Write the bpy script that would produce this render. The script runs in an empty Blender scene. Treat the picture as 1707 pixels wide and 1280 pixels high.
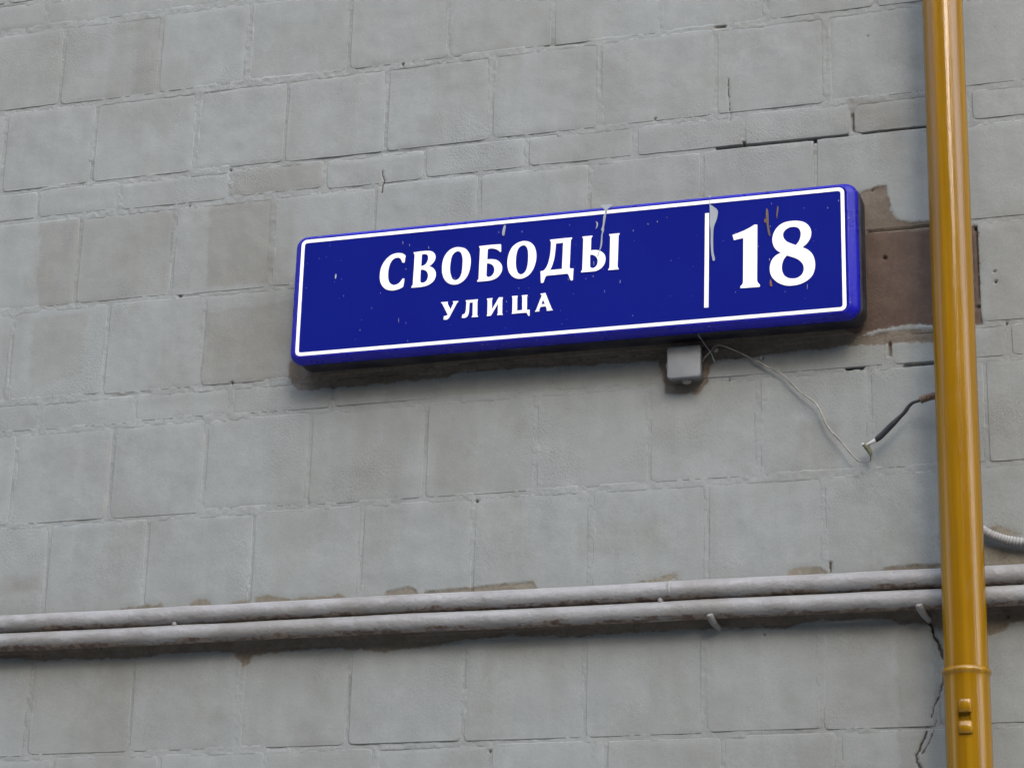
import bpy, bmesh, math, random
import numpy as np
from mathutils import Matrix, Vector

rng = np.random.default_rng(7)
random.seed(7)
scene = bpy.context.scene
COL = scene.collection

# ------------------------------------------------------------------ camera
YAW, PITCH, ROLL, FPX = -0.31229359, 0.33490579, 0.02799577, 4002.16
SC = 1.13
DIST = 4.2251319 * SC            # camera to wall plane (wall plane is y = 0)
EYE = 1.6                        # eye height above the pavement
PW, PH = 1707.0, 1280.0          # the units in which positions were measured
fwd = np.array([math.sin(YAW)*math.cos(PITCH), math.cos(YAW)*math.cos(PITCH), math.sin(PITCH)])
rgt = np.array([math.cos(YAW), -math.sin(YAW), 0.0])
upv = np.cross(rgt, fwd)
cr, sr = math.cos(ROLL), math.sin(ROLL)
CR = np.array([cr*rgt + sr*upv, -sr*rgt + cr*upv, fwd])
cam_data = bpy.data.cameras.new('camera')
cam = bpy.data.objects.new('camera', cam_data)
COL.objects.link(cam)
cam_data.sensor_fit = 'HORIZONTAL'
cam_data.sensor_width = 36.0
cam_data.lens = FPX/PW*36.0
cam_data.clip_end = 3000
m = Matrix.Identity(4)
for i in range(3):
    m[i][0] = CR[0][i]; m[i][1] = CR[1][i]; m[i][2] = -CR[2][i]
m[0][3], m[1][3], m[2][3] = 0.0, -DIST, EYE
cam.matrix_world = m
scene.camera = cam

# ------------------------------------------------------------------ light
SUN_EL, SUN_AZ = math.radians(33), math.radians(24)     # azimuth measured from the wall normal, + to the right
world = bpy.data.worlds.new('World'); scene.world = world
world.use_nodes = True
wn = world.node_tree.nodes; wl = world.node_tree.links
sky = wn.new('ShaderNodeTexSky'); sky.sky_type = 'NISHITA'; sky.sun_disc = False
sky.sun_elevation = SUN_EL
sky.dust_density = 2.5; sky.air_density = 1.0; sky.ozone_density = 1.0
bg = wn['Background']; bg.inputs['Strength'].default_value = 0.15
wl.new(sky.outputs[0], bg.inputs[0])
sd = Vector((math.sin(SUN_AZ)*math.cos(SUN_EL), -math.cos(SUN_AZ)*math.cos(SUN_EL), math.sin(SUN_EL)))  # towards sun
sky.sun_rotation = math.atan2(sd.x, sd.y)
sun_d = bpy.data.lights.new('sun', 'SUN'); sun_d.energy = 1.3; sun_d.angle = math.radians(105)
sun_d.color = (1.0, 0.985, 0.965)
sun = bpy.data.objects.new('sun', sun_d); COL.objects.link(sun)
sun.rotation_euler = sd.to_track_quat('Z', 'Y').to_euler()
sun.location = (-2, -6, 12)
vs = scene.view_settings
vs.view_transform = 'Standard'; vs.look = 'None'; vs.exposure = 1.86; vs.gamma = 1.0
scene.render.resolution_x = 1024; scene.render.resolution_y = 767

# ------------------------------------------------------------------ helpers
def ray(P):
    P = np.atleast_2d(np.array(P, float))
    d = np.stack([(P[:, 0]-PW/2)/FPX, -(P[:, 1]-PH/2)/FPX, np.ones(len(P))], 1) @ CR
    return d
def W(x, y, off=0.0):
    """measured position -> point on the plane `off` metres in front of the wall"""
    d = ray([(x, y)])[0]
    t = (DIST-off)/d[1]
    return Vector((d[0]*t, -off, EYE+d[2]*t))
def WX(P, off=0.0):
    d = ray(P); t = (DIST-off)/d[:, 1]
    return np.stack([d[:, 0]*t, EYE+d[:, 2]*t], 1)

def tag(o, label=None, cat=None, group=None, kind=None):
    if label: o['label'] = label
    if cat: o['category'] = cat
    if group: o['group'] = group
    if kind: o['kind'] = kind
    return o
def empty(name, loc, label=None, cat=None, group=None):
    o = bpy.data.objects.new(name, None); COL.objects.link(o); o.location = loc
    o.empty_display_size = 0.05
    return tag(o, label, cat, group)
def adopt(o, parent):
    """parts are built in world coordinates; only a top-level root carries an offset"""
    o.parent = parent
    if parent.parent is None: o.matrix_parent_inverse = Matrix.Translation(-Vector(parent.location))
def mesh_obj(name, verts, faces, mat, parent=None, smooth=True):
    me = bpy.data.meshes.new(name)
    me.from_pydata([tuple(v) for v in verts], [], faces)
    me.update()
    if smooth: me.polygons.foreach_set('use_smooth', [True]*len(me.polygons))
    o = bpy.data.objects.new(name, me); COL.objects.link(o)
    if mat: me.materials.append(mat)
    if parent is not None: adopt(o, parent)
    return o
def grid_mesh(name, X, Y, Z, keep, mat, parent=None):
    """structured grid (n x m arrays) -> mesh, faces only where keep"""
    n, mm = X.shape
    idx = np.arange(n*mm).reshape(n, mm)
    q = np.stack([idx[:-1, :-1], idx[1:, :-1], idx[1:, 1:], idx[:-1, 1:]], -1)
    if keep is not None: q = q[keep]
    q = q.reshape(-1, 4)
    used = np.unique(q); remap = np.full(n*mm, -1); remap[used] = np.arange(len(used)); q = remap[q]
    co = np.stack([X.ravel(), Y.ravel(), Z.ravel()], 1)[used]
    me = bpy.data.meshes.new(name)
    me.vertices.add(len(co)); me.vertices.foreach_set('co', co.astype(np.float32).ravel())
    me.loops.add(q.size); me.loops.foreach_set('vertex_index', q.astype(np.int32).ravel())
    me.polygons.add(len(q)); me.polygons.foreach_set('loop_start', np.arange(0, q.size, 4, dtype=np.int32))
    me.update(calc_edges=True); me.validate()
    me.polygons.foreach_set('use_smooth', np.ones(len(me.polygons), dtype=bool))
    o = bpy.data.objects.new(name, me); COL.objects.link(o)
    if mat: me.materials.append(mat)
    if parent is not None: adopt(o, parent)
    return o, used
def fattr(o, name, val):
    a = o.data.attributes.new(name, 'FLOAT', 'POINT')
    a.data.foreach_set('value', np.asarray(val, np.float32).ravel())

_lat = np.random.default_rng(11).random((512, 512))
def noise(x, z, scale, seed=0):
    """value noise 0..1, `scale` = feature size in metres"""
    a = np.asarray(x)/scale + 17.31*seed + 100; b = np.asarray(z)/scale + 9.17*seed + 100
    i = np.floor(a).astype(int); j = np.floor(b).astype(int)
    f = a-i; g = b-j
    f = f*f*f*(f*(f*6-15)+10); g = g*g*g*(g*(g*6-15)+10)
    L = lambda p, q: _lat[p % 512, q % 512]
    return (L(i, j)*(1-f)+L(i+1, j)*f)*(1-g)+(L(i, j+1)*(1-f)+L(i+1, j+1)*f)*g
def sn(x, z, scale, seed=0): return noise(x, z, scale, seed)*2-1
def sstep(a, b, x):
    t = np.clip((x-a)/(b-a), 0, 1); return t*t*(3-2*t)
def seg_dist(x, z, P):
    """distance to an open polyline P (k x 2)"""
    d = np.full(x.shape, 1e3)
    for (ax, az), (bx, bz) in zip(P[:-1], P[1:]):
        ux, uz = bx-ax, bz-az; L = ux*ux+uz*uz+1e-12
        t = np.clip(((x-ax)*ux+(z-az)*uz)/L, 0, 1)
        d = np.minimum(d, np.hypot(x-ax-t*ux, z-az-t*uz))
    return d
def poly_sdf(x, z, P):
    """signed distance, positive inside"""
    P = np.asarray(P); Q = np.vstack([P, P[:1]])
    d = seg_dist(x, z, Q)
    ins = np.zeros(x.shape, bool)
    for (ax, az), (bx, bz) in zip(Q[:-1], Q[1:]):
        c = ((az > z) != (bz > z))
        with np.errstate(divide='ignore', invalid='ignore'):
            xi = (bx-ax)*(z-az)/(bz-az+1e-15)+ax
        ins ^= (c & (x < xi))
    return np.where(ins, d, -d)

# ------------------------------------------------------------------ node materials
class NT:
    def __init__(self, name):
        self.mat = bpy.data.materials.new(name); self.mat.use_nodes = True
        self.t = self.mat.node_tree; self.b = self.t.nodes['Principled BSDF']
        self.pos = self.t.nodes.new('ShaderNodeNewGeometry').outputs['Position']
    def link(self, a, b): self.t.links.new(a, b)
    def val(self, sock, v):
        if isinstance(v, (int, float)): sock.default_value = v
        elif isinstance(v, (tuple, list)): sock.default_value = (*v, 1.0) if len(v) == 3 and sock.type == 'RGBA' else v
        else: self.link(v, sock)
    def math(self, op, a, b=0.0, clamp=False):
        n = self.t.nodes.new('ShaderNodeMath'); n.operation = op; n.use_clamp = clamp
        self.val(n.inputs[0], a); self.val(n.inputs[1], b); return n.outputs[0]
    def scale(self, s):
        n = self.t.nodes.new('ShaderNodeVectorMath'); n.operation = 'MULTIPLY'
        self.link(self.pos, n.inputs[0]); n.inputs[1].default_value = s; return n.outputs[0]
    def noise(self, s, detail=3, rough=0.55, vec=None):
        n = self.t.nodes.new('ShaderNodeTexNoise'); n.inputs['Scale'].default_value = s
        n.inputs['Detail'].default_value = detail; n.inputs['Roughness'].default_value = rough
        self.link(vec if vec is not None else self.pos, n.inputs['Vector']); return n.outputs[0]
    def ramp(self, x, a, b, lo=0.0, hi=1.0):
        n = self.t.nodes.new('ShaderNodeMapRange'); n.interpolation_type = 'SMOOTHSTEP'
        self.val(n.inputs[0], x); n.inputs[1].default_value = a; n.inputs[2].default_value = b
        n.inputs[3].default_value = lo; n.inputs[4].default_value = hi; return n.outputs[0]
    def mix(self, f, a, b):
        n = self.t.nodes.new('ShaderNodeMix'); n.data_type = 'RGBA'
        self.val(n.inputs['Factor'], f); self.val(n.inputs['A'], a); self.val(n.inputs['B'], b)
        return n.outputs['Result'] if False else n.outputs[2]
    def mixc(self, f, a, b):
        n = self.t.nodes.new('ShaderNodeMix'); n.data_type = 'RGBA'
        self.val(n.inputs[0], f); self.val(n.inputs[6], a); self.val(n.inputs[7], b); return n.outputs[2]
    def mul(self, c, f):
        n = self.t.nodes.new('ShaderNodeVectorMath'); n.operation = 'SCALE'
        self.val(n.inputs[0], c); self.val(n.inputs[3], f); return n.outputs[0]
    def attr(self, name):
        n = self.t.nodes.new('ShaderNodeAttribute'); n.attribute_name = name; return n.outputs['Fac']
    def bump(self, h, dist, strength=1.0, normal=None):
        n = self.t.nodes.new('ShaderNodeBump'); n.inputs['Strength'].default_value = strength
        n.inputs['Distance'].default_value = dist; self.val(n.inputs['Height'], h)
        if normal is not None: self.link(normal, n.inputs['Normal'])
        return n.outputs[0]
    def out(self, color=None, rough=None, normal=None, **kw):
        if color is not None: self.val(self.b.inputs['Base Color'], color)
        if rough is not None: self.val(self.b.inputs['Roughness'], rough)
        if normal is not None: self.link(normal, self.b.inputs['Normal'])
        for k, v in kw.items(): self.val(self.b.inputs[k.replace('_', ' ')], v)
        return self.mat

GREY = (0.222, 0.239, 0.235)
WARM = (0.170, 0.171, 0.154)
def wall_material():
    t = NT('painted_masonry')
    big = t.noise(1.7, 3)
    patch = t.noise(5.5, 4, 0.6, t.scale((1.0, 1.0, 0.55)))
    streak = t.noise(1.0, 3, 0.6, t.scale((24, 5, 4)))
    fine = t.noise(60, 3)
    warm = t.math('ADD', t.attr('warm'), t.ramp(t.math('ADD', patch, t.math('MULTIPLY', t.math('SUBTRACT', fine, 0.5), 0.08)), 0.47, 0.62, 0.0, 0.26))
    warm = t.math('ADD', warm, t.ramp(big, 0.35, 0.7, -0.10, 0.24), clamp=True)
    col = t.mixc(warm, GREY, WARM)
    f = t.ramp(streak, 0.3, 0.75, 0.97, 1.03)
    f = t.math('MULTIPLY', f, t.ramp(t.noise(14, 2), 0.25, 0.75, 0.955, 1.04))
    f = t.math('MULTIPLY', f, t.ramp(t.noise(330, 2), 0.25, 0.75, 0.93, 1.07))
    col = t.mul(col, f)
    # thin brownish grime freckles
    fre = t.ramp(t.noise(75, 3, 0.75), 0.68, 0.75, 0.0, 0.5)
    fre = t.math('MULTIPLY', fre, t.ramp(t.noise(6, 3), 0.5, 0.66))
    col = t.mixc(fre, col, (0.1066, 0.0886, 0.0738))
    # places the paint never reached
    w = t.math('ADD', t.math('MULTIPLY', t.math('SUBTRACT', t.noise(34, 3, 0.6), 0.5), 0.022),
               t.math('MULTIPLY', t.math('SUBTRACT', t.noise(210, 3, 0.6), 0.5), 0.008))
    bare = t.ramp(t.math('ADD', t.attr('bare'), w), -0.0028, 0.0028)
    mott = t.noise(22, 3, 0.65); mott2 = t.noise(120, 2, 0.65)
    brick = t.mixc(t.ramp(mott, 0.35, 0.68), (0.052, 0.026, 0.014), (0.074, 0.041, 0.025))
    beige = t.mixc(t.ramp(mott, 0.35, 0.68), (0.158, 0.140, 0.104), (0.200, 0.182, 0.144))
    bc = t.mixc(t.attr('kind'), beige, brick)
    bc = t.mul(bc, t.ramp(mott2, 0.25, 0.75, 0.84, 1.15))
    bc = t.mixc(t.ramp(t.noise(55, 3, 0.75), 0.66, 0.74, 0, 0.7), bc, (0.035, 0.026, 0.02))
    col = t.mixc(t.math('MULTIPLY', bare, 0.9), col, bc)
    ck = t.attr('crack')
    col = t.mixc(t.ramp(t.math('ADD', ck, t.math('MULTIPLY', t.math('SUBTRACT', t.noise(160, 3), 0.5), 0.5)), 0.42, 0.75, 0.0, 0.92), col, (0.050, 0.040, 0.032))
    n = t.bump(t.noise(17, 3, 0.6), 0.0046, 0.30)
    rough = t.math('MULTIPLY', t.noise(1.0, 3, 0.7, t.scale((250, 250, 170))), t.math('MAXIMUM', t.ramp(t.noise(4.5, 2), 0.50, 0.72, 0.16, 1.0), t.attr('joint')))
    n = t.bump(rough, 0.0028, 0.75, n)
    return t.out(col, 0.75, n, Specular_IOR_Level=0.3)
M_WALL = wall_material()

def simple(name, c, rough=0.5, var=0.08, bump=0.0, bscale=200, vscale=30, **kw):
    t = NT(name)
    col = t.mul(c, t.ramp(t.noise(vscale, 4, 0.6), 0.25, 0.75, 1-var, 1+var))
    nrm = t.bump(t.noise(bscale, 3), bump, 0.6) if bump else None
    return t.out(col, rough, nrm, **kw)

def gas_material():
    t = NT('painted_steel_pipe')
    col = t.mixc(t.ramp(t.noise(9, 4), 0.4, 0.65, 0, 0.7), (0.2337, 0.2378, 0.2394), (0.1640, 0.1574, 0.1443))
    col = t.mul(col, t.ramp(t.noise(1, 4, 0.6, t.scale((14, 90, 90))), 0.25, 0.75, 0.9, 1.07))
    # the brush missed the lower flanks: rust and old brown paint show through
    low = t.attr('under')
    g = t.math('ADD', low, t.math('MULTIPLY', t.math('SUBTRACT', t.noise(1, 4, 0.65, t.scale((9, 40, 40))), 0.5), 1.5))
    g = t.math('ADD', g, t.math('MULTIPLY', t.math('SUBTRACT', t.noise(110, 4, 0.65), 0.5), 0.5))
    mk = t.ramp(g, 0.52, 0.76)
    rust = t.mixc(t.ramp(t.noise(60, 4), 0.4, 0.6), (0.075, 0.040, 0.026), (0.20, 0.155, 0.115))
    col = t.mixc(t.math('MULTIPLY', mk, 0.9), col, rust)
    chip = t.ramp(t.noise(48, 4, 0.7), 0.70, 0.735)
    col = t.mixc(t.math('MULTIPLY', chip, 0.85), col, (0.13, 0.085, 0.058))
    n = t.bump(t.noise(55, 4), 0.0055, 0.6); n = t.bump(t.noise(330, 3), 0.0008, 0.6, n)
    return t.out(col, 0.55, n, Specular_IOR_Level=0.4)
M_GAS = gas_material()

def yellow_material():
    t = NT('ochre_gloss_enamel')
    col = t.mixc(t.ramp(t.noise(1, 4, 0.6, t.scale((55, 55, 0.9))), 0.35, 0.7), (0.188, 0.092, 0.0014), (0.245, 0.128, 0.0028))
    col = t.mul(col, t.ramp(t.noise(3.5, 4), 0.3, 0.7, 0.95, 1.05))
    sp = t.ramp(t.noise(330, 2), 0.72, 0.77, 0, 0.35)
    col = t.mixc(sp, col, (0.40, 0.25, 0.06))
    n = t.bump(t.noise(1, 3, 0.6, t.scale((75, 75, 2.2))), 0.0022, 0.45)
    n = t.bump(t.noise(1, 3, 0.6, t.scale((420, 420, 200))), 0.0005, 0.5, n)
    return t.out(col, t.ramp(t.noise(40, 3), 0.3, 0.7, 0.11, 0.19), n, Specular_IOR_Level=0.45)
M_YEL = yellow_material()

def face_material():
    t = NT('blue_reflective_film')
    col = t.mixc(t.ramp(t.noise(3, 3), 0.3, 0.7), (0.0037, 0.0082, 0.1517), (0.0045, 0.0097, 0.1681))
    return t.out(col, 0.27, Specular_IOR_Level=0.10)
def rim_material():
    t = NT('blue_moulded_plastic')
    col = t.mul((0.0065, 0.0070, 0.320), t.ramp(t.noise(9, 4), 0.3, 0.7, 0.86, 1.1))
    # soot collecting on the moulding, scuffs on its outermost edge
    d = t.math('MULTIPLY', t.ramp(t.noise(26, 5, 0.7), 0.50, 0.80, 0, 0.30), t.attr('back'))
    col = t.mixc(d, col, (0.03, 0.028, 0.04))
    s = t.math('MULTIPLY', t.ramp(t.noise(1, 4, 0.7, t.scale((45, 220, 220))), 0.66, 0.70), t.attr('edge'))
    col = t.mixc(t.math('MULTIPLY', s, 0.8), col, (0.45, 0.45, 0.47))
    n = t.bump(t.noise(120, 3), 0.0006, 0.4)
    return t.out(col, t.ramp(t.noise(30, 4), 0.3, 0.7, 0.25, 0.4), n, Specular_IOR_Level=0.25)
def tray_material():
    t = NT('dark_sheet_steel_tray')
    col = t.mixc(t.ramp(t.noise(14, 4), 0.35, 0.65), (0.010, 0.011, 0.020), (0.030, 0.030, 0.036))
    p = t.math('MULTIPLY', t.ramp(t.noise(1, 5, 0.72, t.scale((13, 40, 60))), 0.62, 0.66), t.ramp(t.noise(2.2, 2), 0.5, 0.6))
    col = t.mixc(p, col, (0.24, 0.24, 0.21))
    r = t.ramp(t.noise(30, 5, 0.7), 0.70, 0.75)
    col = t.mixc(t.math('MULTIPLY', r, 0.8), col, (0.17, 0.075, 0.03))
    return t.out(col, 0.55, t.bump(t.noise(60, 4), 0.0015, 0.5), Specular_IOR_Level=0.3)
M_FACE, M_RIM, M_TRAY = face_material(), rim_material(), tray_material()
M_WHITE = simple('white_reflective_film', (0.90, 0.89, 0.88), 0.45, 0.015)
M_DRIP = simple('grey_paint_run', (0.2788, 0.3075, 0.3362), 0.35, 0.05)
M_BROWN = simple('brown_run', (0.085, 0.062, 0.034), 0.5, 0.2, vscale=120)
M_RED = simple('rust_run', (0.15, 0.055, 0.022), 0.5, 0.2, vscale=120)
M_BOX = simple('grey_plastic_box', (0.160, 0.172, 0.180), 0.55, 0.07, 0.0006, 300)
M_BOXLOW = simple('weathered_box_base', (0.1435, 0.1410, 0.1296), 0.6, 0.15, 0.0008, 200, 60)
M_GLAND = simple('beige_rubber_gland', (0.2050, 0.1927, 0.1640), 0.7, 0.12, vscale=120)
M_WIRE = simple('paint_splashed_wire', (0.2050, 0.2009, 0.1763), 0.6, 0.42, 0.0006, 300, 34)
M_BLACK = simple('black_cable_sheath', (0.016, 0.017, 0.020), 0.5, 0.3, 0.0004, 300)
M_FOAM = simple('bare_white_insulation', (0.5, 0.5, 0.48), 0.6, 0.08)
M_OLIVE = simple('olive_sheath_scrap', (0.095, 0.10, 0.055), 0.55, 0.35, 0.001, 260, 160)
M_SLEEVE = simple('brown_corrugated_sleeve', (0.12, 0.078, 0.052), 0.6, 0.25, vscale=160)
M_CONDUIT = simple('white_corrugated_conduit', (0.2460, 0.2460, 0.2419), 0.6, 0.14, vscale=60)
M_THREAD = simple('pale_thread', (0.22, 0.25, 0.27), 0.6, 0.1)

# ------------------------------------------------------------------ ground (unseen below the frame, added for bounce light)
def ground_mat(name, c):
    t = NT(name)
    col = t.mul(c, t.ramp(t.noise(1.5, 5), 0.25, 0.75, 0.8, 1.15))
    col = t.mul(col, t.ramp(t.noise(60, 4), 0.25, 0.75, 0.8, 1.2))
    return t.out(col, 0.85, t.bump(t.noise(80, 4), 0.006, 0.6))
def slab(name, x0, x1, y0, y1, z0, z1, mat, parent=None):
    v = [(x, y, z) for z in (z0, z1) for x, y in ((x0, y0), (x1, y0), (x1, y1), (x0, y1))]
    f = [(0, 3, 2, 1), (4, 5, 6, 7), (0, 1, 5, 4), (1, 2, 6, 5), (2, 3, 7, 6), (3, 0, 4, 7)]
    return mesh_obj(name, v, f, mat, parent, smooth=False)
tag(slab('ground', -700, 700, -700, 700, -0.4, -0.13, ground_mat('asphalt', (0.055, 0.055, 0.056))), kind='structure')
tag(slab('pavement', -30, 30, -5.6, 0.05, -0.129, 0.0, ground_mat('concrete_paving', (0.30, 0.295, 0.285))), kind='structure')

# ------------------------------------------------------------------ unseen blocks added behind the viewer for reflections and light
M_OPP = ground_mat('dull_render', (0.075, 0.070, 0.062)); M_PANE = simple('window_glass', (0.02, 0.025, 0.03), 0.08, 0.0)  # facade kept dark so sign and drainpipe reflect little of it
def block(x0, x1, y, h, label):
    r = empty('added_block', ((x0+x1)/2, y, -0.13), label, 'building', 'unseen blocks added for reflections')
    slab('wall', x0, x1, y-12, y, -0.13, h, M_OPP, r)
    slab('roof', x0-.4, x1+.4, y-12.4, y+.4, h+.004, h+.5, M_OPP, r)
    base = None
    for fl in range(int(h//3)):
        for k in range(int((x1-x0)//3.4)):
            if base is None: base = slab('window', -.75, .75, -.05, .06, 0, 1.6, M_PANE); w = base
            else: w = base.copy(); COL.objects.link(w)
            w.location = (x0+1.7+3.4*k, y, 1.3+3*fl); adopt(w, r)
block(-62, 7, -28, 24, 'long dark block added out of view to darken reflections in the sign')
block(7.6, 19.4, -29, 16, 'low dark block added out of view to dim the drainpipe highlight')
block(20, 62, -28, 24, 'shorter dark block added out of view to darken reflections in the drainpipe')

# ------------------------------------------------------------------ the wall
wall = empty('painted_brick_wall', (-1.6, 0, 0), 'grey painted masonry wall of tall and thin brick courses', 'wall')

JZ0 = {1: 2.467, 2: 2.271, 3: 2.075, 4: 2.004, 5: 1.797, 6: 1.590, 7: 1.522, 8: 1.320, 9: 1.118, 10: 1.047, 11: 0.841,
       12: 0.637, 13: 0.568, 14: 0.364, 0: 2.538, -1: 2.738, -2: 2.938, -3: 3.008}
JZ = {k: EYE+v*SC for k, v in JZ0.items()}
rows_px = {
    0: [(79, 26), (279, 20)],
    1: [(104, 114), (267, 88), (415, 74), (583, 50), (748, 45), (922, 30), (1101, 20)],
    2: [(6, 260), (156, 240), (326, 216), (477, 197), (644, 185), (820, 156), (1000, 141), (1193, 110), (1377, 100)],
    3: [(63, 345), (200, 328), (385, 308), (541, 292), (708, 275), (880, 257), (1060, 240), (1240, 222), (1422, 205)],
    4: [(129, 440), (289, 425), (455, 400), (625, 350), (799, 340), (982, 310), (1170, 300), (1359, 277), (1556, 300)],
    5: [(18, 593), (175, 590), (338, 576), (505, 560), (675, 545), (850, 530), (1035, 515), (1228, 495), (1428, 475), (1630, 460)],
    6: [(67, 692), (225, 680), (385, 665), (555, 650), (730, 637), (919, 622), (1100, 608), (1291, 592), (1483, 589)],
    7: [(22, 790), (186, 780), (342, 770), (515, 770), (709, 745), (893, 750), (1082, 740), (1265, 725), (1450, 710), (1645, 700)],
    8: [(77, 950), (243, 940), (420, 930), (602, 925), (789, 915), (985, 910), (1180, 910), (1375, 890), (1570, 870)],
    9: [(20, 1055), (230, 1050), (440, 1035), (640, 1025), (860, 1015), (1070, 1005), (1290, 995), (1500, 985)],
    10: [(52, 1160), (219, 1170), (399, 1170), (580, 1173), (773, 1155), (975, 1150), (1175, 1140), (1370, 1130), (1562, 1120)],
    11: [(87, 1268), (265, 1265), (443, 1262), (624, 1258), (817, 1255), (1010, 1252), (1205, 1250), (1400, 1245), (1595, 1240)],
}
XL, XR = -3.85, 0.62
PITCHX = 0.2585
row_x = {}
for r in range(-3, 14):
    if r in rows_px:
        xs = sorted(WX(rows_px[r])[:, 0].tolist())
    else:
        xs = [-1.7+rng.uniform(-0.13, 0.13)]
    while xs[0] > XL: xs.insert(0, xs[0]-PITCHX*rng.uniform(0.93, 1.07))
    while xs[-1] < XR: xs.append(xs[-1]+PITCHX*rng.uniform(0.93, 1.07))
    row_x[r] = [x for x in xs if XL-0.3 < x < XR+0.3]

# --- what the paint left bare, in measured outline
PB = lambda L: WX(L)
bare_polys = [  # (outline, kind 0 beige .. 1 brown brick)
    (PB([(1420, 322), (1432, 320), (1478, 308), (1481, 330), (1487, 350), (1495, 366), (1520, 371), (1553, 368), (1600, 366), (1622, 386), (1400, 392)]), 0.62),
    (PB([(1400, 388), (1547, 380), (1629, 376), (1634, 470), (1637, 542), (1556, 543), (1520, 540), (1470, 548), (1438, 556), (1400, 560)]), 1.0),
    (PB([(480, 612), (484, 640), (500, 651), (560, 647), (620, 641), (700, 633), (752, 628), (762, 620), (900, 612), (1000, 608), (1098, 600), (1106, 640), (1108, 656),
         (1168, 655), (1176, 640), (1182, 615), (1192, 600), (1290, 591), (1330, 584), (1430, 576), (1480, 572), (1556, 570), (1556, 547), (1500, 548), (1440, 560), (1400, 540), (500, 560)]), 0.5),
    (PB([(-300, 1112), (0, 1097), (60, 1101), (150, 1098), (235, 1096), (290, 1087), (390, 1086), (404, 1112), (412, 1106), (424, 1090), (560, 1079), (640, 1086), (720, 1076),
         (790, 1064), (850, 1059), (960, 1061), (1080, 1053), (1140, 1049), (1200, 1046), (1310, 1047), (1340, 1037), (1420, 1031), (1480, 1031), (1500, 1039),
         (1545, 1041), (1600, 1060), (1660, 1058), (1685, 1040), (1740, 1030), (1740, 985), (-300, 1060)]), 0.45),
    (PB([(313, 1020), (317, 1004), (328, 998), (342, 998), (352, 1006), (360, 1020)]), 0.1),
    (PB([(378, 1020), (384, 1004), (402, 1001), (416, 1000), (420, 1015)]), 0.15),
    (PB([(424, 1020), (428, 994), (445, 992), (470, 995), (488, 999), (502, 995), (540, 993), (572, 990), (580, 1010)]), 0.1),
    (PB([(636, 1000), (644, 985), (680, 977), (694, 983), (698, 1000)]), 0.1),
    (PB([(700, 1000), (708, 985), (780, 980), (830, 974), (888, 969), (898, 985)]), 0.15),
    (PB([(1308, 965), (1316, 950), (1332, 942), (1362, 944), (1384, 955), (1395, 965)]), 0.05),
    (PB([(1464, 965), (1472, 946), (1500, 942), (1640, 936), (1640, 965)]), 0.3),
    (PB([(180, 1035), (200, 1014), (235, 1010), (270, 1006), (280, 1030)]), 0.2),
    (PB([(1640, 906), (1660, 912), (1760, 920), (1760, 945), (1640, 952)]), 0.05),
    (PB([(1640, 880), (1660, 876), (1690, 884), (1702, 888), (1690, 894), (1645, 892)]), 0.05),
    (PB([(1128, 955), (1134, 965), (1060, 975), (1062, 970)]), 0.1),
]
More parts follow.
